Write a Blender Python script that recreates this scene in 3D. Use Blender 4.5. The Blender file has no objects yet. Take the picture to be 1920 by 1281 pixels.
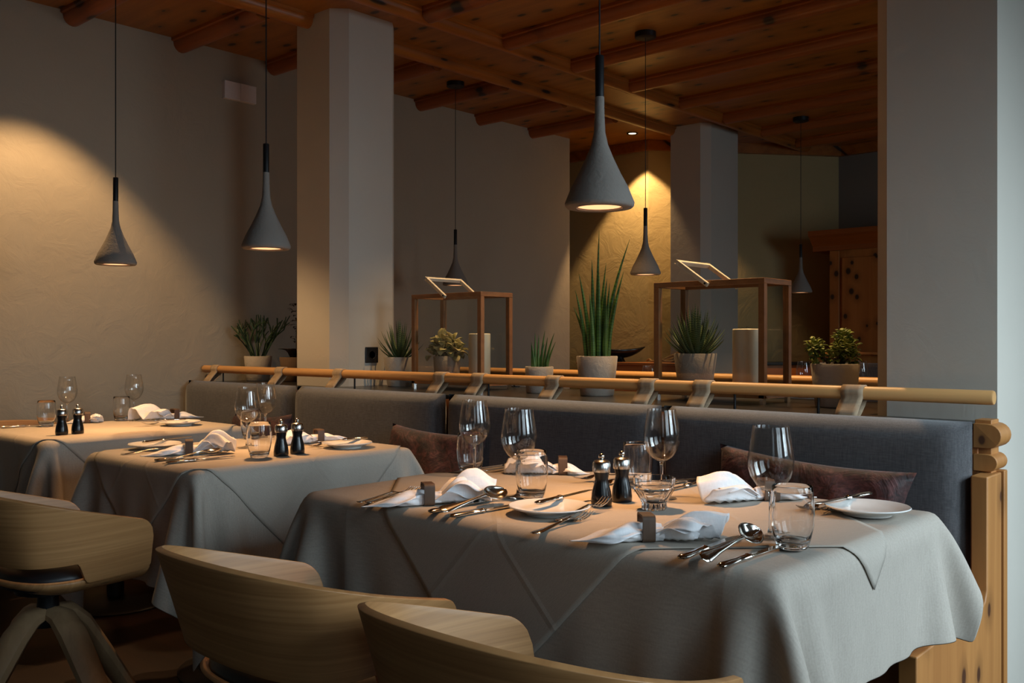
import bpy, bmesh, math, random
import numpy as np
from mathutils import Vector, Matrix
C = bpy.context.scene.collection
SC = bpy.context.scene
PI = math.pi
R = math.radians

# ------------------------------------------------------------------ camera, world, light, exposure
cam_d = bpy.data.cameras.new('camera'); cam = bpy.data.objects.new('camera', cam_d); C.objects.link(cam)
cam.location = (0, 0, 1.13); cam.rotation_euler = (R(90), 0, R(42.096))
cam_d.sensor_width = 36; cam_d.sensor_fit = 'HORIZONTAL'; cam_d.lens = 36*1771/1920
cam_d.clip_start = 0.05; cam_d.clip_end = 60
SC.camera = cam
SC.view_settings.view_transform = 'Standard'; SC.view_settings.look = 'None'
SC.view_settings.gamma = 1; SC.view_settings.use_curve_mapping = False
SC.view_settings.exposure = 0.0
SC.cycles.caustics_reflective = False; SC.cycles.caustics_refractive = False
SC.cycles.max_bounces = 10; SC.cycles.transparent_max_bounces = 24; SC.cycles.glossy_bounces = 5
SC.cycles.sample_clamp_indirect = 4
SC.cycles.use_denoising = True
W = bpy.data.worlds.new('world'); SC.world = W; W.use_nodes = True
W.node_tree.nodes['Background'].inputs[0].default_value = (0.55, 0.72, 0.85, 1)
W.node_tree.nodes['Background'].inputs[1].default_value = 0.6

def light(name, kind, loc, energy, color, parent=None, rot=(0, 0, 0), **kw):
    d = bpy.data.lights.new(name, kind); d.energy = energy; d.color = color
    for k, v in kw.items(): setattr(d, k, v)
    o = bpy.data.objects.new(name, d); C.objects.link(o); o.location = loc; o.rotation_euler = rot; o.parent = parent
    return o
DAY = (0.70, 0.88, 1.0); WARM = (1.0, 0.51, 0.21)
ROOM_X0, ROOM_X1, ROOM_Y0, ROOM_Y1, CEIL = -4.95, 1.25, -2.4, 8.05, 2.83
# daylight entering through the three windows of the right wall and the two behind the camera
WIN_R = [(-1.5, -0.4), (0.45, 1.55), (2.0, 3.1), (4.6, 5.7)]
WIN_E = [6, 12, 38, 26]
WIN_F = []
for (a, b), we in zip(WIN_R, WIN_E):
    light('window_daylight', 'AREA', (ROOM_X1+0.12, (a+b)/2, 1.55), we, DAY, rot=(0, R(50), 0), spread=R(112 if b < 4 else 165), shape='RECTANGLE', size=1.5, size_y=b-a)

# ------------------------------------------------------------------ material helpers
MATS = {}
def nt(name):
    m = bpy.data.materials.new(name); m.use_nodes = True; t = m.node_tree
    b = t.nodes['Principled BSDF']; MATS[name] = m
    return m, t, b
def N(t, kind, **kw):
    n = t.nodes.new(kind)
    for k, v in kw.items():
        if k in n.inputs.keys() if isinstance(k, str) else False: n.inputs[k].default_value = v
        else: setattr(n, k, v)
    return n
def S(n, **kw):
    for k, v in kw.items(): n.inputs[k.replace('_', ' ')].default_value = v
    return n
def coords(t, scale=(1, 1, 1), rot=(0, 0, 0), out='Object'):
    tc = t.nodes.new('ShaderNodeTexCoord'); mp = t.nodes.new('ShaderNodeMapping')
    mp.inputs['Scale'].default_value = scale; mp.inputs['Rotation'].default_value = rot
    t.links.new(tc.outputs[out], mp.inputs[0]); return mp.outputs[0]
def noise(t, vec, scale, detail=4, rough=.5, dist=0):
    n = t.nodes.new('ShaderNodeTexNoise'); S(n, Scale=scale, Detail=detail, Roughness=rough, Distortion=dist)
    t.links.new(vec, n.inputs['Vector']); return n.outputs['Fac']
def ramp(t, fac, stops):
    r = t.nodes.new('ShaderNodeValToRGB'); e = r.color_ramp.elements
    while len(e) < len(stops): e.new(.5)
    for i, (p, c) in enumerate(stops):
        e[i].position = p; e[i].color = (c if len(c) == 4 else (*c, 1)) if isinstance(c, (tuple, list)) else (c, c, c, 1)
    t.links.new(fac, r.inputs[0]); return r.outputs[0]
def mix(t, fac, a, b, mode='MIX'):
    n = t.nodes.new('ShaderNodeMix'); n.data_type = 'RGBA'; n.blend_type = mode
    for i, x in ((0, fac), (6, a), (7, b)):
        if isinstance(x, (int, float)): n.inputs[i].default_value = x
        elif isinstance(x, (tuple, list)): n.inputs[i].default_value = (*x[:3], 1)
        else: t.links.new(x, n.inputs[i])
    return n.outputs[2]
def mth(t, op, a, b=0.0, c=0.0):
    n = t.nodes.new('ShaderNodeMath'); n.operation = op
    for i, x in enumerate((a, b, c)):
        if isinstance(x, (int, float)): n.inputs[i].default_value = x
        else: t.links.new(x, n.inputs[i])
    return n.outputs[0]
def bump(t, b, h, strength=.3, dist=.002):
    n = t.nodes.new('ShaderNodeBump'); S(n, Strength=strength, Distance=dist)
    t.links.new(h, n.inputs['Height']); t.links.new(n.outputs[0], b.inputs['Normal']); return n
def plain(name, col, rough=.5, metal=0, spec=None, **kw):
    m, t, b = nt(name); b.inputs['Base Color'].default_value = (*col, 1)
    b.inputs['Roughness'].default_value = rough; b.inputs['Metallic'].default_value = metal
    v = coords(t); n = noise(t, v, 60, 3)
    t.links.new(mix(t, .12, col, ramp(t, n, [(.3, tuple(x*.8 for x in col)), (.7, tuple(min(1, x*1.15) for x in col))])), b.inputs['Base Color'])
    for k, x in kw.items(): b.inputs[k.replace('_', ' ')].default_value = x
    return m
def plaster(name, col, bumpy=.35, sc=9):
    m, t, b = nt(name); v = coords(t, (1, 1, 1.0)); b.inputs['Roughness'].default_value = .85
    n1 = noise(t, v, sc, 8, .62, .8); n2 = noise(t, v, 1.3, 3)
    t.links.new(mix(t, 1, col, ramp(t, n2, [(.3, .90), (.7, 1.0)]), 'MULTIPLY'), b.inputs['Base Color'])
    bump(t, b, n1, bumpy, .012); return m
def wood(name, c1, c2, grain=(1.5, 40, 40), knots=0, kscale=(5, 9, 9), rough=.45, out='Object', rot=(0, 0, 0), planks=None, bs=.15, kc=(.012, .006, .004), kmode='wall'):
    m, t, b = nt(name); v = coords(t, grain, rot, out)
    n = noise(t, v, 1.0, 6, .6, .35); n2 = noise(t, coords(t, tuple(g*.22 for g in grain), rot, out), 1.0, 3, .5, 1.0)
    f = mth(t, 'ADD', mth(t, 'MULTIPLY', n, .6), mth(t, 'MULTIPLY', n2, .4))
    col = ramp(t, f, [(.34, c1), (.5, tuple((x+y)/2 for x, y in zip(c1, c2))), (.66, c2)])
    if knots:
        vo = t.nodes.new('ShaderNodeTexVoronoi'); vo.voronoi_dimensions = '2D'; S(vo, Scale=1.0, Randomness=1.0)
        tc = t.nodes.new('ShaderNodeTexCoord'); sx = t.nodes.new('ShaderNodeSeparateXYZ'); cm = t.nodes.new('ShaderNodeCombineXYZ'); t.links.new(tc.outputs[out], sx.inputs[0])
        if kmode == 'flat': a_, b_ = sx.outputs[0], mth(t, 'ADD', sx.outputs[1], sx.outputs[2])
        elif kmode == 'flat_y': a_, b_ = mth(t, 'ADD', sx.outputs[0], sx.outputs[2]), sx.outputs[1]
        else: a_, b_ = mth(t, 'ADD', sx.outputs[0], sx.outputs[1]), sx.outputs[2]
        t.links.new(mth(t, 'MULTIPLY', a_, kscale[0]), cm.inputs[0]); t.links.new(mth(t, 'MULTIPLY', b_, kscale[1]), cm.inputs[1])
        t.links.new(cm.outputs[0], vo.inputs['Vector'])
        wn = t.nodes.new('ShaderNodeSeparateColor'); t.links.new(vo.outputs['Color'], wn.inputs[0])
        gate = mth(t, 'GREATER_THAN', wn.outputs[0], 1-knots)
        size = mth(t, 'MULTIPLY_ADD', wn.outputs[1], .13, .07)
        spot = mth(t, 'SUBTRACT', 1.0, mth(t, 'SMOOTH_MIN', mth(t, 'DIVIDE', vo.outputs['Distance'], size), 1.0, .25))
        spot = mth(t, 'MULTIPLY', ramp(t, spot, [(.0, 0.0), (.35, 1.0)]), gate)
        halo = mth(t, 'MULTIPLY', ramp(t, vo.outputs['Distance'], [(.05, .55), (.45, 0.0)]), gate)
        col = mix(t, halo, col, tuple(x*.35 for x in c1)); col = mix(t, mth(t, 'MULTIPLY', spot, .92), col, kc)
    t.links.new(col, b.inputs['Base Color']); b.inputs['Roughness'].default_value = rough
    bump(t, b, n, bs, .002); return m
def fabric(name, col, col2, scale=420, rough=.9, bs=.4, sheen=0.0, out='Object', creases=None, mot=.5):
    m, t, b = nt(name); v = coords(t, out=out)
    nx = noise(t, coords(t, (scale*.12, scale, scale), out=out), 1, 3, .6); nz = noise(t, coords(t, (scale, scale*.7, scale*.09), out=out), 1, 3, .6)
    f = mth(t, 'MULTIPLY', mth(t, 'ADD', nx, nz), .5)
    big = noise(t, v, 5, 4)
    col_o = ramp(t, mth(t, 'ADD', mth(t, 'MULTIPLY', f, 1-mot*.4), mth(t, 'MULTIPLY', big, mot*.4)), [(.38, col), (.62, col2)])
    t.links.new(col_o, b.inputs['Base Color']); b.inputs['Roughness'].default_value = rough
    b.inputs['Sheen Weight'].default_value = sheen
    h = f
    if creases:
        uv = t.nodes.new('ShaderNodeTexCoord'); sp = t.nodes.new('ShaderNodeSeparateXYZ'); t.links.new(uv.outputs['UV'], sp.inputs[0])
        tot = None
        for ax, k in ((0, creases[0]), (1, creases[1])):
            q = mth(t, 'ABSOLUTE', mth(t, 'SUBTRACT', mth(t, 'FRACT', mth(t, 'MULTIPLY', sp.outputs[ax], k)), .5))
            q = ramp(t, q, [(0.0, 1.0), (.02, 0.0)]); tot = q if tot is None else mth(t, 'MAXIMUM', tot, q)
        h = mth(t, 'ADD', mth(t, 'MULTIPLY', f, .15), tot)
        bump(t, b, h, .35, .0025)
    else: bump(t, b, h, bs, .001)
    return m
def thin_glass(name, tint=(1, 1, 1), rough=0.0, ior=1.5):
    m, t, b = nt(name); t.nodes.remove(b)
    tr = t.nodes.new('ShaderNodeBsdfTransparent'); gl = t.nodes.new('ShaderNodeBsdfGlossy'); fr = t.nodes.new('ShaderNodeFresnel'); mx = t.nodes.new('ShaderNodeMixShader')
    tr.inputs[0].default_value = (*tint, 1); gl.inputs['Roughness'].default_value = rough
    ge = t.nodes.new('ShaderNodeNewGeometry'); t.links.new(mth(t, 'MULTIPLY_ADD', ge.outputs['Backfacing'], 1/ior-ior, ior), fr.inputs[0])
    o = t.nodes['Material Output']
    t.links.new(fr.outputs[0], mx.inputs[0]); t.links.new(tr.outputs[0], mx.inputs[1]); t.links.new(gl.outputs[0], mx.inputs[2]); t.links.new(mx.outputs[0], o.inputs[0])
    return m
def solid_glass(name):
    m, t, b = nt(name); S(b, Roughness=0.0, IOR=1.5); b.inputs['Transmission Weight'].default_value = 1.0
    b.inputs['Base Color'].default_value = (1, 1, 1, 1); return m
def emit(name, col, s):
    m, t, b = nt(name); b.inputs['Base Color'].default_value = (*col, 1)
    b.inputs['Emission Color'].default_value = (*col, 1); b.inputs['Emission Strength'].default_value = s; return m

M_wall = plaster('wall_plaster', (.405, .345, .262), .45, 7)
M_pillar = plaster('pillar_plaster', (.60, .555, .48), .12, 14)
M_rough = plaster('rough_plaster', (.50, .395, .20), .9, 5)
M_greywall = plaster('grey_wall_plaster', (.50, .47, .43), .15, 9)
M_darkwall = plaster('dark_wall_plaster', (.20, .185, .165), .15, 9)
M_ceil = wood('pine_ceiling', (.27, .090, .010), (.42, .165, .020), (1.2, 26, 26), .60, (4.6, 9.0), .38, kmode='flat')
M_beam = wood('pine_beam_long', (.27, .075, .010), (.44, .145, .022), (30, 1.3, 30), .35, (9, 2.6), .35, kmode='flat_y')
M_rib = wood('pine_beam_cross', (.24, .058, .008), (.38, .105, .014), (1.3, 30, 30), .45, (2.8, 9), .35, kmode='flat')
M_pine = wood('pine_panel', (.34, .135, .036), (.50, .225, .066), (26, 26, 1.3), .35, (9, 6), .5, kc=(.06, .02, .008))
M_cabinet = wood('old_pine_cabinet', (.34, .11, .02), (.46, .18, .04), (22, 22, 1.0), .75, (8.5, 6.5), .5)
M_oak = wood('oak_veneer', (.36, .170, .060), (.58, .305, .122), (2.2, 120, 1), 0, rough=.42, out='UV', bs=.10)
M_oakleg = wood('oak_leg', (.30, .18, .09), (.46, .30, .16), (30, 30, 1.6), 0, rough=.5, bs=.1)
M_rail = wood('beech_rail', (.58, .30, .105), (.68, .38, .15), (1.2, 60, 60), 0, rough=.4, bs=.05)
M_lantern = wood('lantern_wood', (.22, .095, .032), (.33, .15, .052), (25, 25, 25), 0, rough=.5, bs=.05)
M_ash = wood('ash_handle', (.62, .55, .42), (.78, .72, .58), (12, 12, 12), 0, rough=.5, bs=.05)
M_floor = wood('dark_floorboards', (.009, .0045, .003), (.022, .010, .006), (1.0, 24, 24), 0, rough=.35)
M_orange = wood('orange_pine_ledge', (.40, .13, .03), (.55, .20, .05), (1, 20, 20), 0, rough=.5)
M_cush = fabric('grey_upholstery', (.064, .062, .065), (.124, .120, .125), 300, .85, .5, .25)
M_cloth = fabric('tablecloth_linen', (.37, .325, .275), (.45, .40, .34), 500, .8, .2, 0, 'UV', (2, 2), .35)
M_topper = fabric('topper_linen', (.375, .335, .283), (.46, .41, .35), 500, .8, .2, 0, 'UV', (2, 2), .35)
M_napkin = fabric('white_damask', (.80, .80, .82), (.90, .90, .92), 300, .7, .25)
M_velvet, t_, b_ = nt('burgundy_velvet')
n_ = noise(t_, coords(t_, (1, 1, 1.4)), 26, 9, .68, .9); n2_ = noise(t_, coords(t_), 7, 4, .6, 1.2)
t_.links.new(ramp(t_, mth(t_, 'ADD', mth(t_, 'MULTIPLY', n_, .65), mth(t_, 'MULTIPLY', n2_, .35)), [(.40, (.010, .003, .003)), (.50, (.040, .010, .009)), (.62, (.12, .036, .032))]), b_.inputs['Base Color'])
b_.inputs['Roughness'].default_value = .7; b_.inputs['Sheen Weight'].default_value = .08; bump(t_, b_, n2_, .6, .02)
M_leather = plain('burgundy_leather', (.075, .018, .032), .38)
M_black = plain('black_lacquer', (.008, .008, .009), .22)
M_blackm = plain('black_metal', (.012, .012, .014), .45, .3)
M_pad = plain('black_seat_leather', (.012, .012, .013), .4)
M_counter = plain('black_stone_counter', (.016, .016, .017), .28)
M_steel = plain('brushed_steel', (.62, .60, .57), .22, 1)
M_steelp = plain('polished_steel', (.72, .68, .62), .12, 1)
M_conc = plaster('lamp_concrete', (.27, .235, .205), .25, 60)
M_pot = plaster('pot_concrete', (.50, .44, .37), .3, 40)
M_potbrown = plaster('pot_brown', (.15, .09, .055), .2, 40)
M_white = plain('white_porcelain', (.78, .77, .74), .18)
M_whitep = plain('white_plastic', (.74, .68, .68), .45)
M_wax = plain('cream_wax', (.90, .83, .64), .4)
M_ring = wood('smoked_oak_ring', (.055, .03, .018), (.12, .07, .042), (30, 30, 2), 0, rough=.6)
M_strap = fabric('felt_strap', (.24, .175, .12), (.50, .37, .24), 60, .95, .6, mot=1.0)
M_soil = plain('soil', (.05, .035, .025), .95)
M_glass = thin_glass('glass_thin', (.985, .985, .98), 0, 1.62)
M_pane = thin_glass('glass_pane', (.93, .94, .935), 0, 1.35)
M_gsolid = solid_glass('glass_solid')
M_socket = plain('black_socket', (.010, .011, .014), .4)
M_lamp = emit('lamp_glow', (1.0, .50, .23), 1.6)
M_spot = emit('downlight_glow', (1.0, .72, .42), 6)
def leafmat(name, c1, c2, zebra=None, rough=.45):
    m, t, b = nt(name); n = noise(t, coords(t), 25, 3); col = ramp(t, n, [(.35, c1), (.65, c2)])
    if zebra:
        tc = t.nodes.new('ShaderNodeTexCoord'); w = t.nodes.new('ShaderNodeTexWave'); w.bands_direction = 'Y'; S(w, Scale=zebra[0], Distortion=2.0)
        t.links.new(tc.outputs['UV'], w.inputs['Vector']); col = mix(t, ramp(t, w.outputs['Fac'], [(.72, 0.0), (.9, .7)]), col, zebra[1])
    t.links.new(col, b.inputs['Base Color']); b.inputs['Roughness'].default_value = rough; return m
M_sans = leafmat('spear_leaf', (.035, .10, .016), (.10, .22, .035), (9, (.02, .05, .02)))
M_aloe = leafmat('aloe_leaf', (.022, .060, .022), (.06, .12, .045), (7, (.28, .32, .17)))
M_pencil = leafmat('pencil_cactus', (.015, .045, .018), (.04, .085, .035))
M_jade = leafmat('jade_leaf', (.05, .11, .015), (.30, .34, .06))
M_varieg = leafmat('cream_leaf', (.22, .24, .08), (.80, .70, .36))
M_stem = plain('plant_stem', (.06, .04, .025), .8)
M_orchid = leafmat('dark_leaf', (.035, .025, .012), (.07, .045, .03))
M_root = plain('dried_root', (.34, .21, .08), .8)

# ------------------------------------------------------------------ mesh helpers
class MB:
    def __init__(s): s.v = []; s.f = []; s.uv = {}
    def add(s, vs, fs, uvs=None):
        o = len(s.v); s.v += [tuple(v) for v in vs]
        for f in fs: s.f.append(tuple(i+o for i in f))
        if uvs is not None:
            for i, u in enumerate(uvs): s.uv[o+i] = u
        return s
    def box(s, x0, x1, y0, y1, z0, z1, M=None):
        v = [Vector((x, y, z)) for x in (x0, x1) for y in (y0, y1) for z in (z0, z1)]
        if M is not None: v = [M @ p for p in v]
        return s.add(v, [(0, 1, 3, 2), (4, 6, 7, 5), (0, 4, 5, 1), (2, 3, 7, 6), (0, 2, 6, 4), (1, 5, 7, 3)])
    def prism(s, pts, d0, d1, axis='x'):   # polygon extruded along an axis
        f = {'x': lambda a, b, d: (d, a, b), 'y': lambda a, b, d: (a, d, b), 'z': lambda a, b, d: (a, b, d)}[axis]
        n = len(pts); v = [f(a, b, d0) for a, b in pts]+[f(a, b, d1) for a, b in pts]
        return s.add(v, [tuple(range(n)), tuple(range(2*n-1, n-1, -1))]+[(i, i+n, (i+1) % n+n, (i+1) % n) for i in range(n)])
    def lathe(s, prof, n=32, cx=0, cy=0, cz=0, closed=False, flute=0, fa=0):
        v = []; f = []; m = len(prof)
        for k in range(n):
            a = 2*PI*k/n; q = 1+fa*math.cos(flute*a) if flute else 1
            for r, z in prof: v.append((cx+r*q*math.cos(a), cy+r*q*math.sin(a), cz+z))
        for k in range(n):
            for i in range(m if closed else m-1):
                j = (i+1) % m; k2 = (k+1) % n
                f.append((k*m+i, k2*m+i, k2*m+j, k*m+j))
        return s.add(v, f)
    def grid(s, P, uv=True, wrapu=False):
        nu = len(P); nv = len(P[0]); v = [p for r in P for p in r]; f = []
        for i in range(nu if wrapu else nu-1):
            for j in range(nv-1):
                i2 = (i+1) % nu
                f.append((i*nv+j, i2*nv+j, i2*nv+j+1, i*nv+j+1))
        uvs = [(i/(nu-1), j/(nv-1)) for i in range(nu) for j in range(nv)] if uv is True else uv
        return s.add(v, f, uvs)
    def tube(s, path, rad, n=8, sx=1.0, sy=1.0, caps=True, up=None):
        path = [Vector(p) for p in path]; m = len(path)
        if not isinstance(rad, (list, tuple)): rad = [rad]*m
        rings = []; prev = None
        for i, p in enumerate(path):
            d = (path[min(i+1, m-1)]-path[max(i-1, 0)]).normalized()
            ref = Vector(up) if up else (prev if prev is not None else (Vector((0, 0, 1)) if abs(d.z) < .9 else Vector((1, 0, 0))))
            x = (ref-d*ref.dot(d)).normalized(); y = d.cross(x); prev = x
            rings.append([p+(x*math.cos(2*PI*k/n)*sx+y*math.sin(2*PI*k/n)*sy)*rad[i] for k in range(n)])
        v = [q for r in rings for q in r]; f = []
        for i in range(m-1):
            for k in range(n):
                f.append((i*n+k, i*n+(k+1) % n, (i+1)*n+(k+1) % n, (i+1)*n+k))
        if caps: f += [tuple(range(n-1, -1, -1)), tuple((m-1)*n+k for k in range(n))]
        uvs = [(k/n, i/(m-1)) for i in range(m) for k in range(n)]
        return s.add(v, f, uvs)
    def ball(s, c, r, n=12, sz=1.0):
        prof = [(r*math.sin(PI*i/8), -r*sz*math.cos(PI*i/8)) for i in range(9)]
        return s.lathe(prof, n, *c)
    def build(s, name, mat, parent=None, smooth=True, bevel=0, solid=0, sub=0, offset=0, ang=40):
        me = bpy.data.meshes.new(name); me.from_pydata(s.v, [], s.f); me.validate()
        if s.uv:
            l = me.uv_layers.new(name='UVMap')
            for lp in me.loops: l.data[lp.index].uv = s.uv.get(lp.vertex_index, (0, 0))
        me.materials.append(mat)
        b = bmesh.new(); b.from_mesh(me); bmesh.ops.remove_doubles(b, verts=b.verts, dist=1e-6) if not s.uv else None
        bmesh.ops.recalc_face_normals(b, faces=b.faces); b.to_mesh(me); b.free()
        if smooth:
            me.polygons.foreach_set('use_smooth', [True]*len(me.polygons))
            me.set_sharp_from_angle(angle=R(ang))
        o = bpy.data.objects.new(name, me); C.objects.link(o)
        if parent: o.parent = parent
        if solid:
            q = o.modifiers.new('thickness', 'SOLIDIFY'); q.thickness = solid; q.offset = offset
        if sub:
            q = o.modifiers.new('smooth', 'SUBSURF'); q.levels = sub; q.render_levels = sub
        if bevel:
            q = o.modifiers.new('bevel', 'BEVEL'); q.width = bevel; q.segments = 3; q.limit_method = 'ANGLE'; q.angle_limit = R(40)
        return o
def tag(o, label, cat, group=None, kind=None):
    o['label'] = label; o['category'] = cat
    if group: o['group'] = group
    if kind: o['kind'] = kind
    return o
def struct(o): o['kind'] = 'structure'; return o
def thing(name, label, cat, loc=(0, 0, 0), rz=0, group=None):
    o = bpy.data.objects.new(name, None); C.objects.link(o); o.empty_display_size = .05
    o.location = loc; o.rotation_euler = (0, 0, rz); return tag(o, label, cat, group)
def dup(root, loc, rz=0, label=None, group=None, scale=None):
    r = root.copy(); C.objects.link(r); r.location = loc; r.rotation_euler = (0, 0, rz)
    if scale: r.scale = scale
    if label: r['label'] = label
    if group: r['group'] = group
    for ch in list(root.children):
        c = ch.copy(); C.objects.link(c); c.parent = r
        for g in list(ch.children):
            d = g.copy(); C.objects.link(d); d.parent = c
    return r
def catmull(P, n):
    P = [Vector(p) for p in P]; out = []
    Q = [P[0]*2-P[1]]+P+[P[-1]*2-P[-2]]
    for i in range(1, len(Q)-2):
        for k in range(n):
            t = k/n; a, b, c, d = Q[i-1], Q[i], Q[i+1], Q[i+2]
            out.append(.5*((2*b)+(c-a)*t+(2*a-5*b+4*c-d)*t*t+(3*b-3*c+d-a)*t**3))
    out.append(P[-1]); return out
def sstep(a, b, x):
    t = min(1, max(0, (x-a)/(b-a))); return t*t*(3-2*t)

# ------------------------------------------------------------------ the room
def wall(name, x0, x1, y0, y1, z0=0, z1=CEIL, mat=None):
    return struct(MB().box(x0, x1, y0, y1, z0, z1).build(name, mat or M_wall, smooth=False))
struct(MB().box(-7.2, ROOM_X1+.2, ROOM_Y0-.2, ROOM_Y1+.2, -.1, 0).build('floor', M_floor, smooth=False))
struct(MB().box(-7.2, ROOM_X1+.2, ROOM_Y0-.2, ROOM_Y1+.2, CEIL, CEIL+.1).build('ceiling', M_ceil, smooth=False))
wall('wall_left', -5.15, -4.95, ROOM_Y0-.15, 6.2)
wall('wall_front', -5.15, ROOM_X1+.15, ROOM_Y0-.15, ROOM_Y0, mat=M_greywall)
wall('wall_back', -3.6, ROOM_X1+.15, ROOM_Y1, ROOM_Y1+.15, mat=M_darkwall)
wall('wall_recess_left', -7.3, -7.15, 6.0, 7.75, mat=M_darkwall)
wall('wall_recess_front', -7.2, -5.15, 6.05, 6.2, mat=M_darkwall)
struct(MB().prism([(-6.9, 6.7), (-4.5, 6.7), (-3.42, 8.05), (-3.42, 8.2), (-6.9, 8.2)], 0, CEIL, 'z').build('wall_corner', M_rough, smooth=False))
# window wall on the right, with real openings
wr = MB()
ys = [ROOM_Y0-.15]+[q for ab in WIN_R for q in ab]+[ROOM_Y1+.15]
for i in range(0, len(ys), 2): wr.box(ROOM_X1, ROOM_X1+.15, ys[i], ys[i+1], 0, CEIL)
for a, b in WIN_R:
    wr.box(ROOM_X1, ROOM_X1+.15, a, b, 0, .78); wr.box(ROOM_X1, ROOM_X1+.15, a, b, 2.35, CEIL)
struct(wr.build('wall_right', M_greywall, smooth=False))
for i, (a, b) in enumerate(WIN_R):
    f = MB()
    for (p, q, z0, z1) in ((a, a+.06, .78, 2.35), (b-.06, b, .78, 2.35), ((a+b)/2-.03, (a+b)/2+.03, .78, 2.35), (a, b, .78, .84), (a, b, 2.29, 2.35), (a, b, 1.72, 1.76)):
        f.box(ROOM_X1+.02, ROOM_X1+.07, p, q, z0, z1)
    struct(f.build('window_%d' % (i+1), M_white, smooth=False))
# pillars
def pillar(name, x0, x1, y0, y1, c, mat=M_pillar):
    pts = [(x0+c, y0), (x1-c, y0), (x1, y0+c), (x1, y1-c), (x1-c, y1), (x0+c, y1), (x0, y1-c), (x0, y0+c)]
    return struct(MB().prism(pts, 0, CEIL, 'z').build(name, mat, smooth=False))
struct(MB().prism([(-1.155, 3.02), (-1.10, 2.95), (-.785, 2.95), (-.785, 3.40), (-1.155, 3.40)], 0, CEIL, 'z').build('trim_1', M_pillar, smooth=False))
pillar('trim_2', -4.27, -3.85, 2.95, 3.38, .07)
struct(MB().prism([(-4.10, 6.42), (-3.83, 6.42), (-3.77, 6.48), (-3.77, 6.90), (-4.10, 6.90)], 0, CEIL, 'z').build('trim_3', M_pillar, smooth=False))
# ceiling beams: half-round logs with a small moulding
def beam(name, a, b, along, z=CEIL, w=.085, h=.065, mat=M_beam, off=0.0):
    pr = [(-w*.62, 0), (-w*.62, -.016), (-w*.5, -.020)]
    for k in range(9):
        t = PI*(k/8); pr.append((-w*.5*math.cos(t), -.022-(h-.022)*math.sin(t)))
    pr += [(w*.5, -.020), (w*.62, -.016), (w*.62, 0)]
    m = MB()
    if along == 'y': m.prism([(off+x, z+q) for x, q in pr], a, b, 'y')
    else: m.prism([(off+x, z+q) for x, q in pr], a, b, 'x')
    return struct(m.build(name, mat, ang=50))
nb = 4
for x in (-4.10, -3.60):
    beam('trim_%d' % nb, ROOM_Y0, ROOM_Y1, 'y', off=x); nb += 1
y = -1.53
while y < 7.9:
    if abs(y-6.33) > .1:
        beam('trim_%d' % nb, -4.95, -4.14, 'x', off=y, mat=M_rib, w=.10, h=.075); nb += 1
    beam('trim_%d' % nb, -3.56, ROOM_X1, 'x', off=y, mat=M_rib, w=.10, h=.07); nb += 1
    y += .6045
# board trim along the top of the far walls
tb = MB().prism([(-6.9, 6.66), (-4.48, 6.66), (-3.38, 8.01), (ROOM_X1, 8.01), (ROOM_X1, 8.05), (-3.42, 8.05), (-4.5, 6.7), (-6.9, 6.7)], CEIL-.085, CEIL, 'z')
struct(tb.build('trim_%d' % nb, M_beam, smooth=False)); nb += 1

# ------------------------------------------------------------------ bench and divider
bench = thing('bench', 'long pine bench with burgundy leather seat running along the planter divider', 'bench', (0, 0, 0))
MB().box(-4.93, -.79, 2.25, 2.79, .04, .425).build('base', M_pine, bench, bevel=.004)
MB().box(-4.93, -.79, 2.785, 2.81, .04, .885).build('back_panel', M_orange, bench, bevel=.003)
sp = MB()
sp.prism([(2.17, 0), (2.83, 0), (2.83, .771), (2.70, .771), (2.70, .47), (2.685, .445), (2.655, .432), (2.17, .425)], -.785, -.742, 'x')
sp.build('end_panel', M_pine, bench, bevel=.004)
MB().box(-.80, -.736, 2.835, 2.865, .02, .775).build('corner_post', M_pine, bench, bevel=.003)
for z0, z1 in ((.775, .822), (.838, .905)):
    h = (z1-z0)/2
    pts = [(-.80, z0), (-.762, z0)]+[(-.762+h*math.sin(PI*k/10)*1.0, z0+h-h*math.cos(PI*k/10)) for k in range(1, 10)]+[(-.762, z1), (-.80, z1)]
    MB().prism(pts, 2.775, 2.875, 'y').build('carved_knob', M_pine, bench, bevel=.002)
MB().box(-.80, -.757, 2.79, 2.86, .76, .915).build('knob_neck', M_pine, bench, bevel=.002)
def cushion_slab(x0, x1, y0, y1, z0, z1, r=.022, nx=30, nz=14):
    m = MB(); P = []
    cx, cz = (x0+x1)/2, (z0+z1)/2
    prof = []
    for i in range(nx+1):
        row = []
        for j in range(nz+1):
            u = -1+2*i/nx; v = -1+2*j/nz
            row.append((u, v))
        prof.append(row)
    for side in (0, 1):
        G = []
        for row in prof:
            g = []
            for u, v in row:
                e = (max(0, 1-abs(u)**14))**.5*(max(0, 1-abs(v)**9))**.5
                x = cx+(x1-x0)/2*u; z = cz+(z1-z0)/2*v
                ym = (y0+y1)/2; h = (y1-y0)/2*e*(1+.10*(1-u*u)*(1-v*v))
                g.append((x, ym-h if side == 0 else ym+h, z))
            G.append(g)
        m.grid(G, uv=None)
    return m
cb = []
splits = [(-4.93, -3.900), (-3.888, -2.842), (-2.822, -1.782), (-1.772, -.790)]
desc = ['grey upholstered back cushion at the far left end of the bench, by the wall', 'grey upholstered back cushion behind the middle table, next to the far left one',
        'grey upholstered back cushion left of the middle seam, behind the big front table', 'grey upholstered back cushion at the right end of the bench beside the pine post']
for (a, b), d in zip(splits, desc):
    tag(cushion_slab(a, b, 2.685, 2.783, .485, .912).build('back_cushion', M_cush, ang=80), d, 'cushion', 'grey back cushions of the bench')
MB().box(-4.93, -.79, 2.20, 2.70, .425, .485).build('seat', M_leather, bench, bevel=.025)
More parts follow.
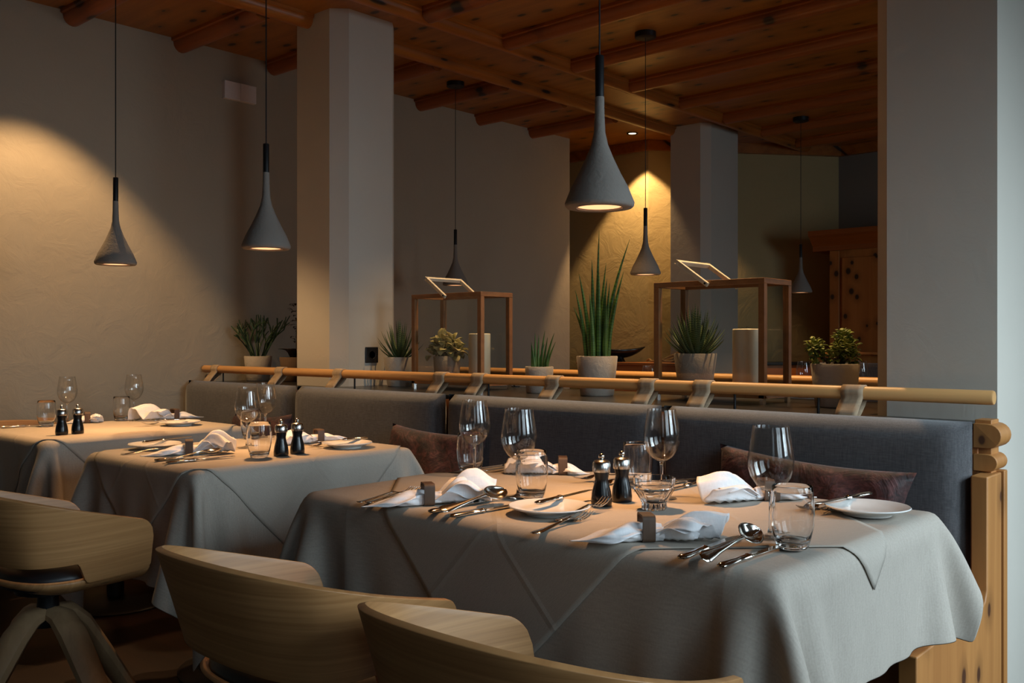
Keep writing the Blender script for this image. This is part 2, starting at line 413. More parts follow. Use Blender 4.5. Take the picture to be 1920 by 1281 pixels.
cn = MB().prism([(-4.94, 2.815), (-.79, 2.815), (-.79, 2.946), (-1.16, 2.946), (-1.16, 3.60), (-4.94, 3.60)], .865, .90, 'z')
tag(cn.build('planter_counter', M_counter, bevel=.003), 'black stone counter behind the bench carrying the flower pots and lanterns', 'counter')
dv = MB().box(-4.94, -1.16, 3.0, 3.58, .02, .862)
tag(dv.build('divider_cabinet', M_pine, smooth=False), 'pine divider cabinet under the black counter between the two benches', 'divider')
def rail(xa, xb, y, z, label, posts, n):
    t = thing('handrail', label, 'rail', (0, y, 0))
    MB().tube([(xa, 0, z), (xa+.004, 0, z), (xb-.004, 0, z), (xb, 0, z)], [.0185, .0205, .0205, .0185], 24).build('dowel', M_rail, t)
    for px in posts:
        m = MB(); m.tube([(px, 0, .903), (px, 0, z-.018)], .0045, 10); m.lathe([(0, .9), (.028, .9), (.028, .9035), (0, .9035)], 20, px, 0); m.build('bracket', M_blackm, t)
    return t
rail(-4.935, -.762, 2.835, .974, 'front beech handrail above the bench backs, nearest to the tables', (-4.736, -3.571, -2.692, -1.56, -1.27), 5)
rail(-3.70, -1.17, 3.56, .974, 'rear beech handrail behind the flower pots', (-3.2, -2.4, -1.5), 3)
def strap_mesh():
    m = MB(); path = []
    c = Vector((0, 2.835, .974)); r = .0235
    path += [Vector((0, 2.762, .900)), Vector((0, 2.782, .925))]
    for k in range(9):
        a = R(215-k*28); path.append(c+Vector((0, r*math.cos(a), r*math.sin(a))))
    path += [Vector((0, 2.83, .935)), Vector((0, 2.792, .905))]
    P = []
    for p in path: P.append([(dx-.5*0, p.y-2.835, p.z) for dx in (-.034, -.017, 0, .017, .034)])
    return m.grid(P)
st0 = strap_mesh().build('cushion_strap', M_strap, solid=.0035, ang=70)
st0.location = (-4.80, 2.835, 0)
sx = [-4.80, -4.17, -3.68, -2.97, -2.74, -2.335, -1.90, -1.675, -1.155]
sd = ['leftmost felt strap, over the very end of the handrail', 'felt strap left of the left pillar, in front of the brown pot', 'felt strap in front of the left pillar',
      'felt strap below the cream plant in the left lantern', 'felt strap below the candle of the left lantern', 'felt strap right of the small pot of spiky leaves',
      'felt strap below the left post of the right lantern', 'felt strap below the aloe pot of the right lantern', 'rightmost felt strap, beside the right pillar']
for i, x in enumerate(sx):
    o = st0 if i == 0 else st0.copy()
    if i: C.objects.link(o)
    o.location = (x, 2.835, 0); tag(o, 'brown '+sd[i], 'strap', 'felt straps holding the back cushions')
# scatter pillows
def pillow(label, loc, w, h, t, rz, rx, ry=0, seed=0):
    m = MB(); n = 22; rnd = random.Random(seed)
    ph = [rnd.uniform(0, 6) for _ in range(4)]
    for s in (-1, 1):
        G = []
        for i in range(n+1):
            g = []
            for j in range(n+1):
                u = -1+2*i/n; v = -1+2*j/n
                q = max(0, (1-u**4))*max(0, (1-v**4)); th = t/2*q**.45
                pull = 1-.12*(1-abs(u)**2)*abs(v)**3; pull2 = 1-.08*(1-abs(v)**2)*abs(u)**3
                w1 = .008*math.sin(5*u+ph[0]+3*v) + .007*math.sin(8*v+ph[1]+4*u)*abs(u)+.005*math.sin(13*u+6*v+ph[2])
                g.append((w/2*u*pull2, s*(th+w1*q), h/2*v*pull))
            G.append(g)
        m.grid(G, uv=None)
    o = m.build('throw_pillow', M_velvet, ang=85); o.location = loc; o.rotation_euler = (rx, ry, rz)
    return tag(o, label, 'pillow', 'burgundy velvet pillows on the bench')
pillow('burgundy velvet pillow on the bench between the middle and the front table', (-2.80, 2.61, .625), .52, .31, .12, R(4), R(-14), R(2), 1)
pillow('burgundy velvet pillow at the right end of the bench, by the front table', (-1.22, 2.615, .645), .62, .30, .12, R(-3), R(-14), R(3), 2)
pillow('dark burgundy pillow half hidden behind the wine glasses of the middle table', (-4.05, 2.61, .62), .50, .31, .12, R(0), R(-14), R(-3), 3)

# ------------------------------------------------------------------ tables
TOP = .755
def cloth_sim(ax, ay, d, h=.02, seed=0, steps=260):
    """drape of a rectangular cloth over a box table; d = (left,right,front,back) overhang. Returns grid positions, relative to the table centre"""
    xs = np.arange(-ax-d[0], ax+d[1]+1e-6, h); ysr = np.arange(-ay-d[2], ay+d[3]+1e-6, h)
    X, Y = np.meshgrid(xs, ysr, indexing='ij'); P = np.stack([X, Y, np.zeros_like(X)], -1)
    rng = np.random.RandomState(seed); P[..., 2] += rng.rand(*X.shape)*.002
    top = (np.abs(X) < ax-.005) & (np.abs(Y) < ay-.005); w = np.where(top, 0.0, 1.0); P[top, 2] = 0
    V = np.zeros_like(P); dt = 1/90.; rest = {}
    cons = []
    def addc(di, dj, stiff):
        L = h*math.hypot(di, dj); ni, nj = X.shape
        for par in (0, 1):
            si = abs(di) if di else 1; sj = abs(dj) if dj else 1
            if di:
                idx = [i for i in range(ni-si) if (i//si) % 2 == par]; I = np.array(idx)
                if dj >= 0: J = np.arange(nj-abs(dj)) if dj else np.arange(nj)
                else: J = np.arange(abs(dj), nj)
                A = np.ix_(I, J); B = np.ix_(I+di, J+dj)
            else:
                J = np.array([j for j in range(nj-sj) if (j//sj) % 2 == par]); I = np.arange(ni)
                A = np.ix_(I, J); B = np.ix_(I, J+dj)
            cons.append((A, B, L, stiff))
    for di, dj, s in ((1, 0, 1), (0, 1, 1), (1, 1, .5), (1, -1, .5), (3, 0, .10), (0, 3, .10)): addc(di, dj, s)
    rr = .008
    for st in range(steps):
        V[..., 2] -= 9.8*dt; V *= .975
        Q = P+V*dt*w[..., None]
        for it in range(9):
            for A, B, L, s in cons:
                a = Q[A]; b = Q[B]; wa = w[A]; wb = w[B]
                D = b-a; l = np.sqrt((D**2).sum(-1))+1e-9; ws = wa+wb; ws[ws == 0] = 1
                k = s*(l-L)/l/ws
                Q[A] = a+D*(k*wa)[..., None]; Q[B] = b-D*(k*wb)[..., None]
            # collision with the slab (box with rounded edge)
            dx = np.abs(Q[..., 0])-(ax-rr); dy = np.abs(Q[..., 1])-(ay-rr)
            cx = np.clip(Q[..., 0], -ax+rr, ax-rr); cy = np.clip(Q[..., 1], -ay+rr, ay-rr); cz = np.minimum(Q[..., 2], -rr)
            ex = Q[..., 0]-cx; ey = Q[..., 1]-cy; ez = Q[..., 2]-cz
            dist = np.sqrt(ex**2+ey**2+ez**2); inside = (dx < 0) & (dy < 0) & (Q[..., 2] < -rr)
            near = (dist < rr) & ~inside & (w > 0)
            f = np.where(near, rr/np.maximum(dist, 1e-6), 1)
            Q[..., 0] = cx+ex*f; Q[..., 1] = cy+ey*f; Q[..., 2] = cz+ez*f
            ins = inside & (w > 0)
            if ins.any():
                px = ins & (dx > dy); py = ins & ~(dx > dy)
                Q[..., 0] = np.where(px, np.sign(Q[..., 0])*ax, Q[..., 0]); Q[..., 1] = np.where(py, np.sign(Q[..., 1])*ay, Q[..., 1])
        V = (Q-P)/dt*w[..., None]; P = Q
    return xs, ysr, P
def make_table(name, label, x0, x1, y0, y1, drops, cl_label, tp_label, tcx, tcy, seed, h=.02, topper=True):
    cx, cy = (x0+x1)/2, (y0+y1)/2; ax, ay = (x1-x0)/2, (y1-y0)/2
    t = thing('dining_table', label, 'table', (cx, cy, 0))
    MB().box(-ax+.018, ax-.018, -ay+.018, ay-.018, TOP-.038, TOP-.010).build('tabletop', M_oakleg, t, bevel=.004)
    MB().lathe([(0, .03), (.035, .03), (.035, TOP-.06), (.12, TOP-.04), (0, TOP-.036)], 24).build('column', M_blackm, t)
    MB().lathe([(0, 0), (.24, 0), (.245, .008), (.235, .016), (.05, .03), (0, .032)], 48).build('base_plate', M_blackm, t)
    xs, ysr, P = cloth_sim(ax, ay, drops, h, seed)
    off = np.array([0, 0, TOP-.001])
    G = P+off; m = MB(); ni, nj = G.shape[:2]
    uvs = [((xs[i]-xs[0])/1.0*.5, (ysr[j]-ysr[0])/1.0*.5) for i in range(ni) for j in range(nj)]
    m.grid([[tuple(G[i, j]) for j in range(nj)] for i in range(ni)], uv=uvs)
    o = m.build('tablecloth', M_cloth, ang=180, solid=.0012, sub=1); o.location = (cx, cy, 0)
    tag(o, cl_label, 'tablecloth', 'grey-beige linen tablecloths')
    if topper:
        # normals of the draped cloth
        gx = np.gradient(G, axis=0); gy = np.gradient(G, axis=1); nn = np.cross(gx, gy); nn /= np.linalg.norm(nn, axis=-1, keepdims=True)+1e-9
        n = 84; s = .5; K = []
        for a in range(n+1):
            row = []
            for b in range(n+1):
                p = -s+2*s*a/n; q = -s+2*s*b/n
                u = (p-q)*math.sqrt(.5)+(tcx-cx); v = (p+q)*math.sqrt(.5)+(tcy-cy)
                fi = (u-xs[0])/h; fj = (v-ysr[0])/h
                i = int(min(max(math.floor(fi), 0), ni-2)); j = int(min(max(math.floor(fj), 0), nj-2)); a1 = fi-i; b1 = fj-j
                def bl(A): return (A[i, j]*(1-a1)*(1-b1)+A[i+1, j]*a1*(1-b1)+A[i, j+1]*(1-a1)*b1+A[i+1, j+1]*a1*b1)
                row.append(tuple(bl(G)+bl(nn)*.0032))
            K.append(row)
        m = MB(); m.grid(K, uv=[(a/n, b/n) for a in range(n+1) for b in range(n+1)])
        o = m.build('table_topper', M_topper, ang=180, solid=.0014); o.location = (cx, cy, 0)
        tag(o, tp_label, 'tablecloth', 'square top cloths laid diagonally')
    return t
make_table('t1', 'large front dining table nearest the camera with a black column base', -1.985, -.69, 1.395, 2.19, (.30, .245, .30, .14),
           'grey-beige tablecloth on the large front table', 'diagonal square top cloth on the large front table', -1.32, 1.77, 3)
make_table('t2', 'middle dining table for two with a round black foot', -3.23, -2.50, 1.40, 2.25, (.34, .34, .34, .26),
           'grey-beige tablecloth on the middle table for two', 'diagonal square top cloth on the middle table', -2.85, 1.82, 5)
make_table('t3', 'rear left dining table beside the left wall', -4.38, -3.68, 1.45, 2.33, (.30, .34, .34, .26),
           'grey-beige tablecloth on the rear left table by the wall', 'diagonal square top cloth on the rear left table', -4.03, 1.88, 8)

# ------------------------------------------------------------------ armchairs
def make_chair(label, group):
    t = thing('armchair', label, 'chair', (0, 0, 0), 0, group)
    ctl = [(-.245, .20), (-.272, .10), (-.288, 0), (-.285, -.09), (-.245, -.175), (-.145, -.232), (0, -.25), (.145, -.232), (.245, -.175), (.285, -.09), (.288, 0), (.272, .10), (.245, .20)]
    rim = catmull([(a*.965, b*.975, 0) for a, b in ctl], 14); n = len(rim)
    L = [0]
    for i in range(1, n): L.append(L[-1]+(rim[i]-rim[i-1]).length)
    tot = L[-1]; P = []; uvs = []; nv = 16
    for i, p in enumerate(rim):
        e = min(L[i], tot-L[i])
        zt = .752-max(0, (p.y+.25))*.27
        if e < .045: zt -= .045-math.sqrt(max(0, .045**2-(.045-e)**2))
        zl = .495+.058*(1-sstep(-.035, .005, p.y))
        if e < .03: zl += .5*(.03-math.sqrt(max(0, .03**2-(.03-e)**2)))
        row = []
        for j in range(nv+1):
            v = j/nv; z = zl+(zt-zl)*v; k = (z-.752)/(.27)          # inward lean towards the seat
            kk = 1+.21*k; back = min(1, max(0, -p.y)/.24)
            row.append((p.x*kk, p.y*(1+.40*k*back) if p.y < 0 else p.y+.03*k*0, z)); uvs.append((L[i]/1.0, z*1.0))
        P.append(row)
    m = MB(); m.grid(P, uv=uvs); m.build('backrest', M_oak, t, solid=.013, offset=0, ang=60, bevel=.003)
    # seat shell: shallow dish whose rim follows the band
    D = []; uv2 = []
    for i, p in enumerate(rim):
        row = []
        for j in range(11):
            v = j/10
            k = 1-v; e = .93 if p.y < 0 else .945
            ry = p.y*(.64 if p.y < 0 else 1.0)
            x = p.x*.795*(k**.55 if v > 0 else 1); z = .503-.048*(1-k**2.2)**.8
            yy = ry*(k if p.y < 0 else 1)+(0 if p.y < 0 else 0)
            row.append((x, yy, z)); uv2.append((x, yy))
        D.append(row)
    m = MB(); m.grid(D, uv=uv2); m.build('seat_shell', M_oak, t, solid=.012, offset=0, ang=60)
    # padded seat
    G = []
    for i in range(25):
        a = 2*PI*i/24; g = []
        for j in range(7):
            q = j/6; c, s = math.cos(a), math.sin(a); sq = (abs(c)**3+abs(s)**3)**(-1/3)
            g.append((.203*q*c*sq, .022+.168*q*s*sq, .515+.035*(1-q**6)))
        G.append(g)
    m = MB(); m.grid(G, uv=None); m.grid([[(G[i][6][0]*w_, G[i][6][1]*w_, z_) for w_, z_ in ((1, .515), (1.01, .50), (.98, .478), (.7, .47))] for i in range(25)], uv=None); m.build('seat_pad', M_pad, t, ang=60)
    m = MB(); m.lathe([(0, .345), (.05, .345), (.055, .36), (.03, .37), (.028, .425), (.085, .440), (.085, .454), (0, .455)], 28); m.build('swivel_hub', M_blackm, t)
    for k in range(4):
        a = R(13+90*k); c, s = math.cos(a), math.sin(a)
        pa = [(r*c, r*s, z) for r, z in ((.012, .378), (.06, .368), (.10, .330), (.175, .222), (.25, .11), (.32, .004))]
        MB().tube(pa, [.026, .034, .037, .034, .030, .024], 10, .8, 1.15).build('leg', M_oakleg, t)
    return t
ch = make_chair('oak armchair at the front side of the large table, right one, nearest the camera', 'oak swivel armchairs')
ch.location = (-.905, 1.085, 0)
dup(ch, (-1.513, 1.085, 0), R(1), 'oak armchair at the front side of the large table, left one')
dup(ch, (-2.72, 1.085, 0), R(2), 'oak armchair with splayed wooden legs at the middle table')
dup(ch, (-4.60, 1.72, 0), R(-88), 'oak armchair behind the rear left table, only its back rim showing')

# ------------------------------------------------------------------ pendant lamps
def make_pendant(label):
    t = thing('pendant_lamp', label, 'lamp', (0, 0, 0), 0, 'concrete cone pendant lamps')
    prof = [(.054, .004), (.056, 0), (.078, 0), (.0825, .004), (.084, .012), (.069, .049), (.051, .083), (.0345, .118), (.0205, .152), (.0138, .183), (.0117, .23), (.0112, .268), (.004, .269), (.004, .20), (.03, .10), (.048, .03), (.054, .004)]
    MB().lathe(prof, 56).build('lamp_shade', M_conc, t, ang=50)
    MB().lathe([(0, .268), (.0108, .268), (.0108, .366), (.0095, .368), (0, .368)], 24).build('stem', M_blackm, t)
    MB().lathe([(0, .005), (.0530, .004), (.0530, .008), (0, .009)], 32).build('diffuser', M_lamp, t)
    return t
def pendant_finish(t, zc):
    z = t.location.z; s = t.scale.x
    MB().tube([(0, 0, .366), (0, 0, (zc-z)/s)], .0022, 6).build('cord', M_blackm, t)
    MB().lathe([(0, (zc-z)/s-.03), (.055, (zc-z)/s-.03), (.058, (zc-z)/s-.028), (.058, (zc-z)/s), (0, (zc-z)/s)], 28).build('ceiling_rose', M_blackm, t)
lamps = [((-1.372, 1.834, 1.452), 'large-looking concrete pendant hanging over the front table'), ((-2.847, 1.871, 1.452), 'concrete pendant hanging left of the left pillar, over the middle table'),
         ((-3.90, 1.83, 1.452), 'leftmost concrete pendant, against the warmly lit wall'), ((-4.43, 4.35, 1.497), 'concrete pendant behind the left lantern'),
         ((-2.94, 4.35, 1.497), 'concrete pendant in front of the spotlit corner wall'), ((-3.18, 6.79, 1.500), 'smallest-looking concrete pendant, at the far right by the pine cabinet')]
lp0 = make_pendant(lamps[0][1])
L = []
for i, (loc, lab) in enumerate(lamps):
    L.append(lp0 if i == 0 else dup(lp0, loc, 0, lab))
lp0.location = lamps[0][0]
PEND = [44, 42, 42, 26, 34, 14]
for i, o in enumerate(L):
    pendant_finish(o, CEIL)
    light('bulb_light', 'SPOT', (0, 0, .001), PEND[i], WARM, parent=o, spot_size=R(108), spot_blend=.8, shadow_soft_size=.03)

# recessed downlights
def downlight(loc, label, e, angle, blend=.12, rot=(0, 0, 0)):
    t = thing('recessed_downlight', label, 'ceiling light', (loc[0], loc[1], CEIL))
    MB().lathe([(.032, -.004), (.045, -.006), (.047, 0), (.032, 0)], 32).build('trim_ring', M_blackm, t)
    MB().lathe([(0, -.001), (.032, -.001), (.032, 0), (0, 0)], 24).build('lens', M_spot, t)
    light('bulb_light', 'SPOT', (0, 0, -.012), e, (1.0, .62, .29), parent=t, rot=rot, spot_size=R(angle), spot_blend=blend, shadow_soft_size=.02)
downlight((-4.40, 1.83), 'recessed downlight washing the left wall', 125, 88, .35)
downlight((-4.44, 6.38), 'small glowing recessed downlight in front of the rough corner wall', 85, 76, .3, (R(15), R(3), 0))
for x_, q_ in ((-1.50, 'above the right lantern'), (-2.25, 'above the tall snake plant'), (-2.95, 'above the left lantern')):
    downlight((x_, 3.46), 'recessed downlight over the planter divider, '+q_, 110, 76, .7)

# ------------------------------------------------------------------ lanterns
def make_lantern(x0, x1, y0, y1, label):
    t = thing('lantern', label, 'lantern', ((x0+x1)/2, (y0+y1)/2, .90), 0, 'wooden glass lanterns')
    a, b, z0, z1, w = (x1-x0)/2, (y1-y0)/2, .022, .462, .024
    for sx_ in (-1, 1):
        for sy in (-1, 1):
            cx, cy = sx_*(a-w/2), sy*(b-w/2)
            MB().box(cx-w/2, cx+w/2, cy-w/2, cy+w/2, z0, z1-.02).build('post', M_lantern, t, bevel=.0015)
            MB().lathe([(0, 0), (.012, 0), (.012, .022), (0, .022)], 6, cx, cy).build('foot', M_steel, t)
    f = MB()
    for z in (z0, z1-.02):
        f.box(-a, a, -b, -b+w, z, z+.02); f.box(-a, a, b-w, b, z, z+.02); f.box(-a, -a+w, -b+w, b-w, z, z+.02); f.box(a-w, a, -b+w, b-w, z, z+.02)
    f.build('frame', M_lantern, t, bevel=.0012)
    MB().box(-a+.004, a-.004, -b+.004, b-.004, z0+.001, z0+.010).build('floor_board', M_lantern, t)
    for (p, q, r_, s) in ((-a+w, a-w, -b+.010, -b+.013), (-a+w, a-w, b-.013, b-.010), (-a+.010, -a+.013, -b+w, b-w), (a-.013, a-.010, -b+w, b-w)):
        MB().box(p, q, r_, s, z0+.02, z1-.02).build('glass_pane', M_pane, t, smooth=False)
    # tilted bail handle, hinged at the middle of the long sides
    hd = MB(); ca, sa = math.cos(R(145)), math.sin(R(145)); Ln = .155
    for s in (-1, 1):
        M = Matrix.Translation((0, s*(b+.006), z1-.012)) @ Matrix.Rotation(-R(145), 4, 'Y')
        hd.box(-.012, Ln, -.006, .006, -.009, .009, M)
    M = Matrix.Translation((0, 0, z1-.012)) @ Matrix.Rotation(-R(145), 4, 'Y')
    hd.box(Ln-.012, Ln, -b-.012, b+.012, -.009, .009, M)
    h = hd.build('handle', M_ash, t, bevel=.003)
    for s in (-1, 1): MB().lathe([(0, 0), (.004, 0), (.004, .003), (0, .003)], 12).build('pin', M_blackm, h).matrix_local = Matrix.Translation((0, s*(b+.0125), z1-.012)) @ Matrix.Rotation(R(90)*s*-1, 4, 'X')
    return t
make_lantern(-3.52, -3.04, 3.15, 3.37, 'wooden glass lantern on the left with the cream-leaved plant inside')
make_lantern(-2.09, -1.615, 3.15, 3.37, 'wooden glass lantern on the right with the aloe and candle inside')

# ------------------------------------------------------------------ candles
def candle(x, y, z, r, h, label):
    t = thing('pillar_candle', label, 'candle', (x, y, z), 0, 'cream pillar candles')
    MB().lathe([(0, 0), (r-.002, 0), (r, .003), (r, h-.003), (r-.003, h), (r-.008, h-.002), (0, h-.006)], 40).build('wax', M_wax, t)
    MB().tube([(0, 0, h-.008), (.001, 0, h+.004), (.003, 0, h+.010)], .0012, 6).build('wick', M_black, t)
candle(-3.155, 3.26, .933, .052, .235, 'cream pillar candle in the left lantern')
candle(-1.745, 3.26, .933, .052, .245, 'cream pillar candle in the right lantern')

# ------------------------------------------------------------------ potted plants
def pot(t, rt, rb, h, mat=None, lip=.006):
    mt = mat or M_pot
    MB().lathe([(0, 0), (rb-.004, 0), (rb, .004), (rt, h-.003), (rt-.002, h), (rt-.008, h), (rt-.012, h-.02), (0, h-.02)], 48).build('pot', mt, t, ang=50)
    MB().lathe([(0, h-.014), (rt*.5, h-.012), (rt-.010, h-.017)], 24).build('soil', M_soil, t)
def leaf(m, base, az, el, L, w, curl=0.6, th=.25, n=8, tw=0.0, tip=1.0):
    """fleshy pointed leaf: starts at elevation el, bends by curl"""
    pts = []; p = Vector(base); e = el
    for i in range(n+1):
        pts.append(p.copy()); d = Vector((math.cos(az)*math.cos(e), math.sin(az)*math.cos(e), math.sin(e))); p = p+d*(L/n); e += curl/n
    side = Vector((-math.sin(az+tw), math.cos(az+tw), 0)); rows = []; uv = []
    for i, q in enumerate(pts):
        s = i/n; ww = w/2*((1-s**1.6)**.9 if tip else 1)*(.75+.25*min(1, s*4))+.0004
        d = (pts[min(i+1, n)]-pts[max(i-1, 0)]).normalized(); nn = side.cross(d).normalized()
        r = []
        for k in range(7):
            a = 2*PI*k/6; r.append(q+side*ww*math.cos(a)+nn*ww*th*math.sin(a)); uv.append((k/6, s))
        rows.append(r)
    m.grid(rows, uv=uv)
def plant(name, label, x, y, rt, rb, h, z=.90, mat=None):
    t = thing(name, label, 'plant', (x, y, z)); pot(t, rt, rb, h, mat); return t
def aloe(t, h, n, L, seed, w=.016):
    r = random.Random(seed); m = MB()
    for i in range(n):
        q = i/n; az = i*2.399+r.uniform(-.2, .2); el = R(18+68*q+r.uniform(-5, 5))
        leaf(m, (.012*math.cos(az)*(1-q), .012*math.sin(az)*(1-q), h-.02), az, el, L*(.80+.42*q+r.uniform(-.06, .06)), w, R(22*(1-q)+6), .45)
    m.build('foliage', M_aloe, t)
t = plant('potted_aloe', 'zebra aloe in a concrete pot between the left pillar and the left lantern', -3.683, 3.215, .083, .063, .150); aloe(t, .150, 40, .175, 1, .019)
t = plant('potted_aloe', 'zebra aloe in a concrete pot inside the right lantern', -1.965, 3.255, .084, .066, .150, .933); aloe(t, .150, 56, .175, 2, .021)
def spears(t, h, specs, rad, seed):
    r = random.Random(seed); m = MB()
    for (dx, dy, tx, ty, L, w) in specs:
        n = 10; pts = []; rr = []
        for i in range(n+1):
            s = i/n; pts.append((dx+tx*L*(s**1.6), dy+ty*L*(s**1.6), h-.02+L*s)); rr.append(w*(1-s**2.2)*(.85+.15*min(1, 5*s))+.0006)
        m.tube(pts, rr, 8)
    m.build('foliage', M_sans, t)
CX_, SX_ = .742, .670   # image-right direction on the ground
def lat(a, b=0): return (a*CX_-b*SX_, a*SX_+b*CX_)
t = plant('potted_snake_plant', 'tall spear-leaved snake plant in the biggest concrete pot', -2.43, 3.23, .088, .071, .168)
sp_ = []; rnd = random.Random(7)
for (a, b, s, L_, w) in ((-.045, 0, -.16, .30, .010), (-.035, .02, -.28, .23, .009), (-.03, -.02, -.13, .37, .010), (-.015, .0, -.02, .43, .011), (0, .02, .02, .56, .008), (.005, -.02, .0, .40, .012),
                         (.02, .0, .06, .35, .011), (.028, .02, .22, .52, .009), (.035, -.01, .05, .33, .010), (.045, .0, .18, .38, .010), (.03, -.03, .02, .24, .012), (-.02, -.03, -.05, .28, .012), (.05, .01, .10, .28, .009), (.01, .03, .08, .42, .009)):
    d0 = lat(a, b); d1 = lat(s, rnd.uniform(-.06, .06)); sp_.append((*d0, *d1, L_, w))
spears(t, .168, sp_, .01, 1)
t = plant('potted_snake_plant', 'small snake plant with short spikes in a low pot right of the left lantern', -2.745, 3.22, .064, .058, .118)
sp_ = []
for (a, s, L_, w) in ((-.03, -.04, .13, .006), (-.018, .0, .17, .006), (-.006, .03, .16, .0065), (.008, .10, .18, .006), (.02, .12, .15, .006), (.03, .22, .17, .006), (.0, .2, .12, .006), (-.022, -.1, .12, .006), (.035, .3, .13, .005)):
    d0 = lat(a, rnd.uniform(-.02, .02)); d1 = lat(s, 0); sp_.append((*d0, *d1, L_, w))
spears(t, .118, sp_, .01, 1)
def round_leaf(m, c, d, up, L, w, th=.0012):
    d = Vector(d).normalized(); s = d.cross(Vector(up)).normalized(); nn = s.cross(d); rows = []; uv = []
    for i in range(7):
        q = i/6; ww = w/2*math.sin(PI*min(1, q*.92+.06))**.7; p = Vector(c)+d*L*q+nn*(L*.18*math.sin(PI*q))
        rows.append([p-s*ww+nn*ww*.25, p, p+s*ww+nn*ww*.25]); uv += [(0, q), (.5, q), (1, q)]
    m.grid(rows, uv=uv)
def bushy(t, h, clusters, nl, Lr, mat, seed, stemmat=M_stem, solid=.0015, w=.8):
    r = random.Random(seed); m = MB(); st = MB()
    for (cx, cy, cz, cr) in clusters:
        st.tube([(cx*.2, cy*.2, h-.02), (cx*.6, cy*.6, h+cz*.5), (cx, cy, h+cz)], [.005, .004, .003], 7)
        for k in range(nl):
            z = 1-2*(k+.5)/nl; a = k*2.399; q = math.sqrt(1-z*z); d = Vector((q*math.cos(a), q*math.sin(a), z*.9+.15)).normalized()
            L_ = r.uniform(*Lr); c = Vector((cx, cy, h+cz))+d*cr*r.uniform(.35, 1.0); dd = (d+Vector((r.uniform(-.5, .5), r.uniform(-.5, .5), r.uniform(-.3, .5)))).normalized()
            round_leaf(m, c, dd, (r.uniform(-.3, .3), r.uniform(-.3, .3), 1), L_, L_*w)
    st.build('stems', stemmat, t); m.build('foliage', mat, t, solid=solid)
def cl(a, b, z, r_): p = lat(a, b); return (p[0], p[1], z, r_)
t = plant('potted_jade_plant', 'green jade plant in a concrete pot beside the right pillar', -1.385, 3.23, .083, .068, .152)
bushy(t, .152, [cl(-.072, 0, .055, .028), cl(-.05, .02, .025, .025), cl(.028, 0, .085, .034), cl(.01, -.02, .05, .03), cl(.052, .01, .055, .032), cl(.0, .0, .02, .03), cl(.05, -.01, .02, .028)], 42, (.016, .024), M_jade, 4)
t = plant('potted_peperomia', 'cream and green leafed plant in the left lantern', -3.375, 3.255, .068, .060, .125, .933)
bushy(t, .125, [cl(-.045, 0, .05, .03), cl(-.02, .0, .075, .03), cl(.03, 0, .055, .03), cl(.055, 0, .025, .025), cl(-.06, 0, .01, .03), cl(.0, -.02, .03, .03), cl(.035, -.03, .015, .03)], 15, (.036, .052), M_varieg, 9)
t = plant('potted_pencil_cactus', 'green pencil cactus in the far left pot by the wall', -4.80, 3.10, .080, .066, .145)
m = MB(); r = random.Random(5)
def twig(p, d, L_, rad, lev):
    q = p+d*L_; mid = p+d*L_*.5+Vector((r.uniform(-.006, .006), r.uniform(-.006, .006), .004)); m.tube([p, mid, q], [rad, rad*.95, rad*.75], 6)
    if lev:
        for k in range(r.choice((2, 3))):
            dd = (d+Vector((r.uniform(-.7, .7), r.uniform(-.7, .7), r.uniform(.0, .5)))).normalized(); twig(q, dd, L_*r.uniform(.65, .95), rad*.85, lev-1)
for k in range(13):
    a = k*2.399; twig(Vector((.03*math.cos(a), .03*math.sin(a), .125)), Vector((math.cos(a)*.5, math.sin(a)*.5, 1)).normalized(), r.uniform(.075, .125), .0050, 2)
m.build('foliage', M_pencil, t)
t = plant('potted_orchid', 'dark flowering plant in a brown pot half hidden by the left pillar', -4.58, 3.19, .078, .060, .140, mat=M_potbrown)
m = MB(); r = random.Random(8)
p0 = lat(.02)
for a in (0, .03): 
    pth = [(p0[0]+a*.3, p0[1], .12), (p0[0]+a*.6, p0[1], .28), (p0[0]+a, p0[1]+.01, .42-a*2)]; m.tube(pth, [.0035, .003, .002], 6)
for k in range(46):
    z = r.uniform(.20, .45); a = r.uniform(0, 6.28); round_leaf(m, (p0[0]+.03*math.cos(a)*r.random(), p0[1]+.03*math.sin(a)*r.random(), z), (math.cos(a), math.sin(a), r.uniform(-.3, .4)), (0, 0, 1), .03, .014)
for k in range(6):
    a = k*1.05+.3; round_leaf(m, (0, 0, .125), (math.cos(a), math.sin(a), .7), (0, 0, 1), .11, .06)
m.build('foliage', M_orchid, t, solid=.001)

# ------------------------------------------------------------------ small wall fittings
t = thing('wall_socket', 'black square power socket on the side of the left pillar', 'socket', (-3.85, 3.165, 1.06))
MB().box(0, .009, -.041, .041, -.041, .041).build('plate', M_socket, t, bevel=.003)
MB().lathe([(0, 0), (.019, 0), (.019, .001), (.021, .0025), (.024, .0025), (.024, 0)], 28).build('insert', M_blackm, t).matrix_local = Matrix.Translation((.009, 0, 0)) @ Matrix.Rotation(R(90), 4, 'Y')
t = thing('wall_switch', 'pair of white square cover plates high on the left wall', 'wall plate', (-4.95, 3.06, 2.60))
for s in (-1, 1): MB().box(0, .032, s*.0535-.052, s*.0535+.052, -.052, .052).build('cover_plate', M_whitep, t, bevel=.003)

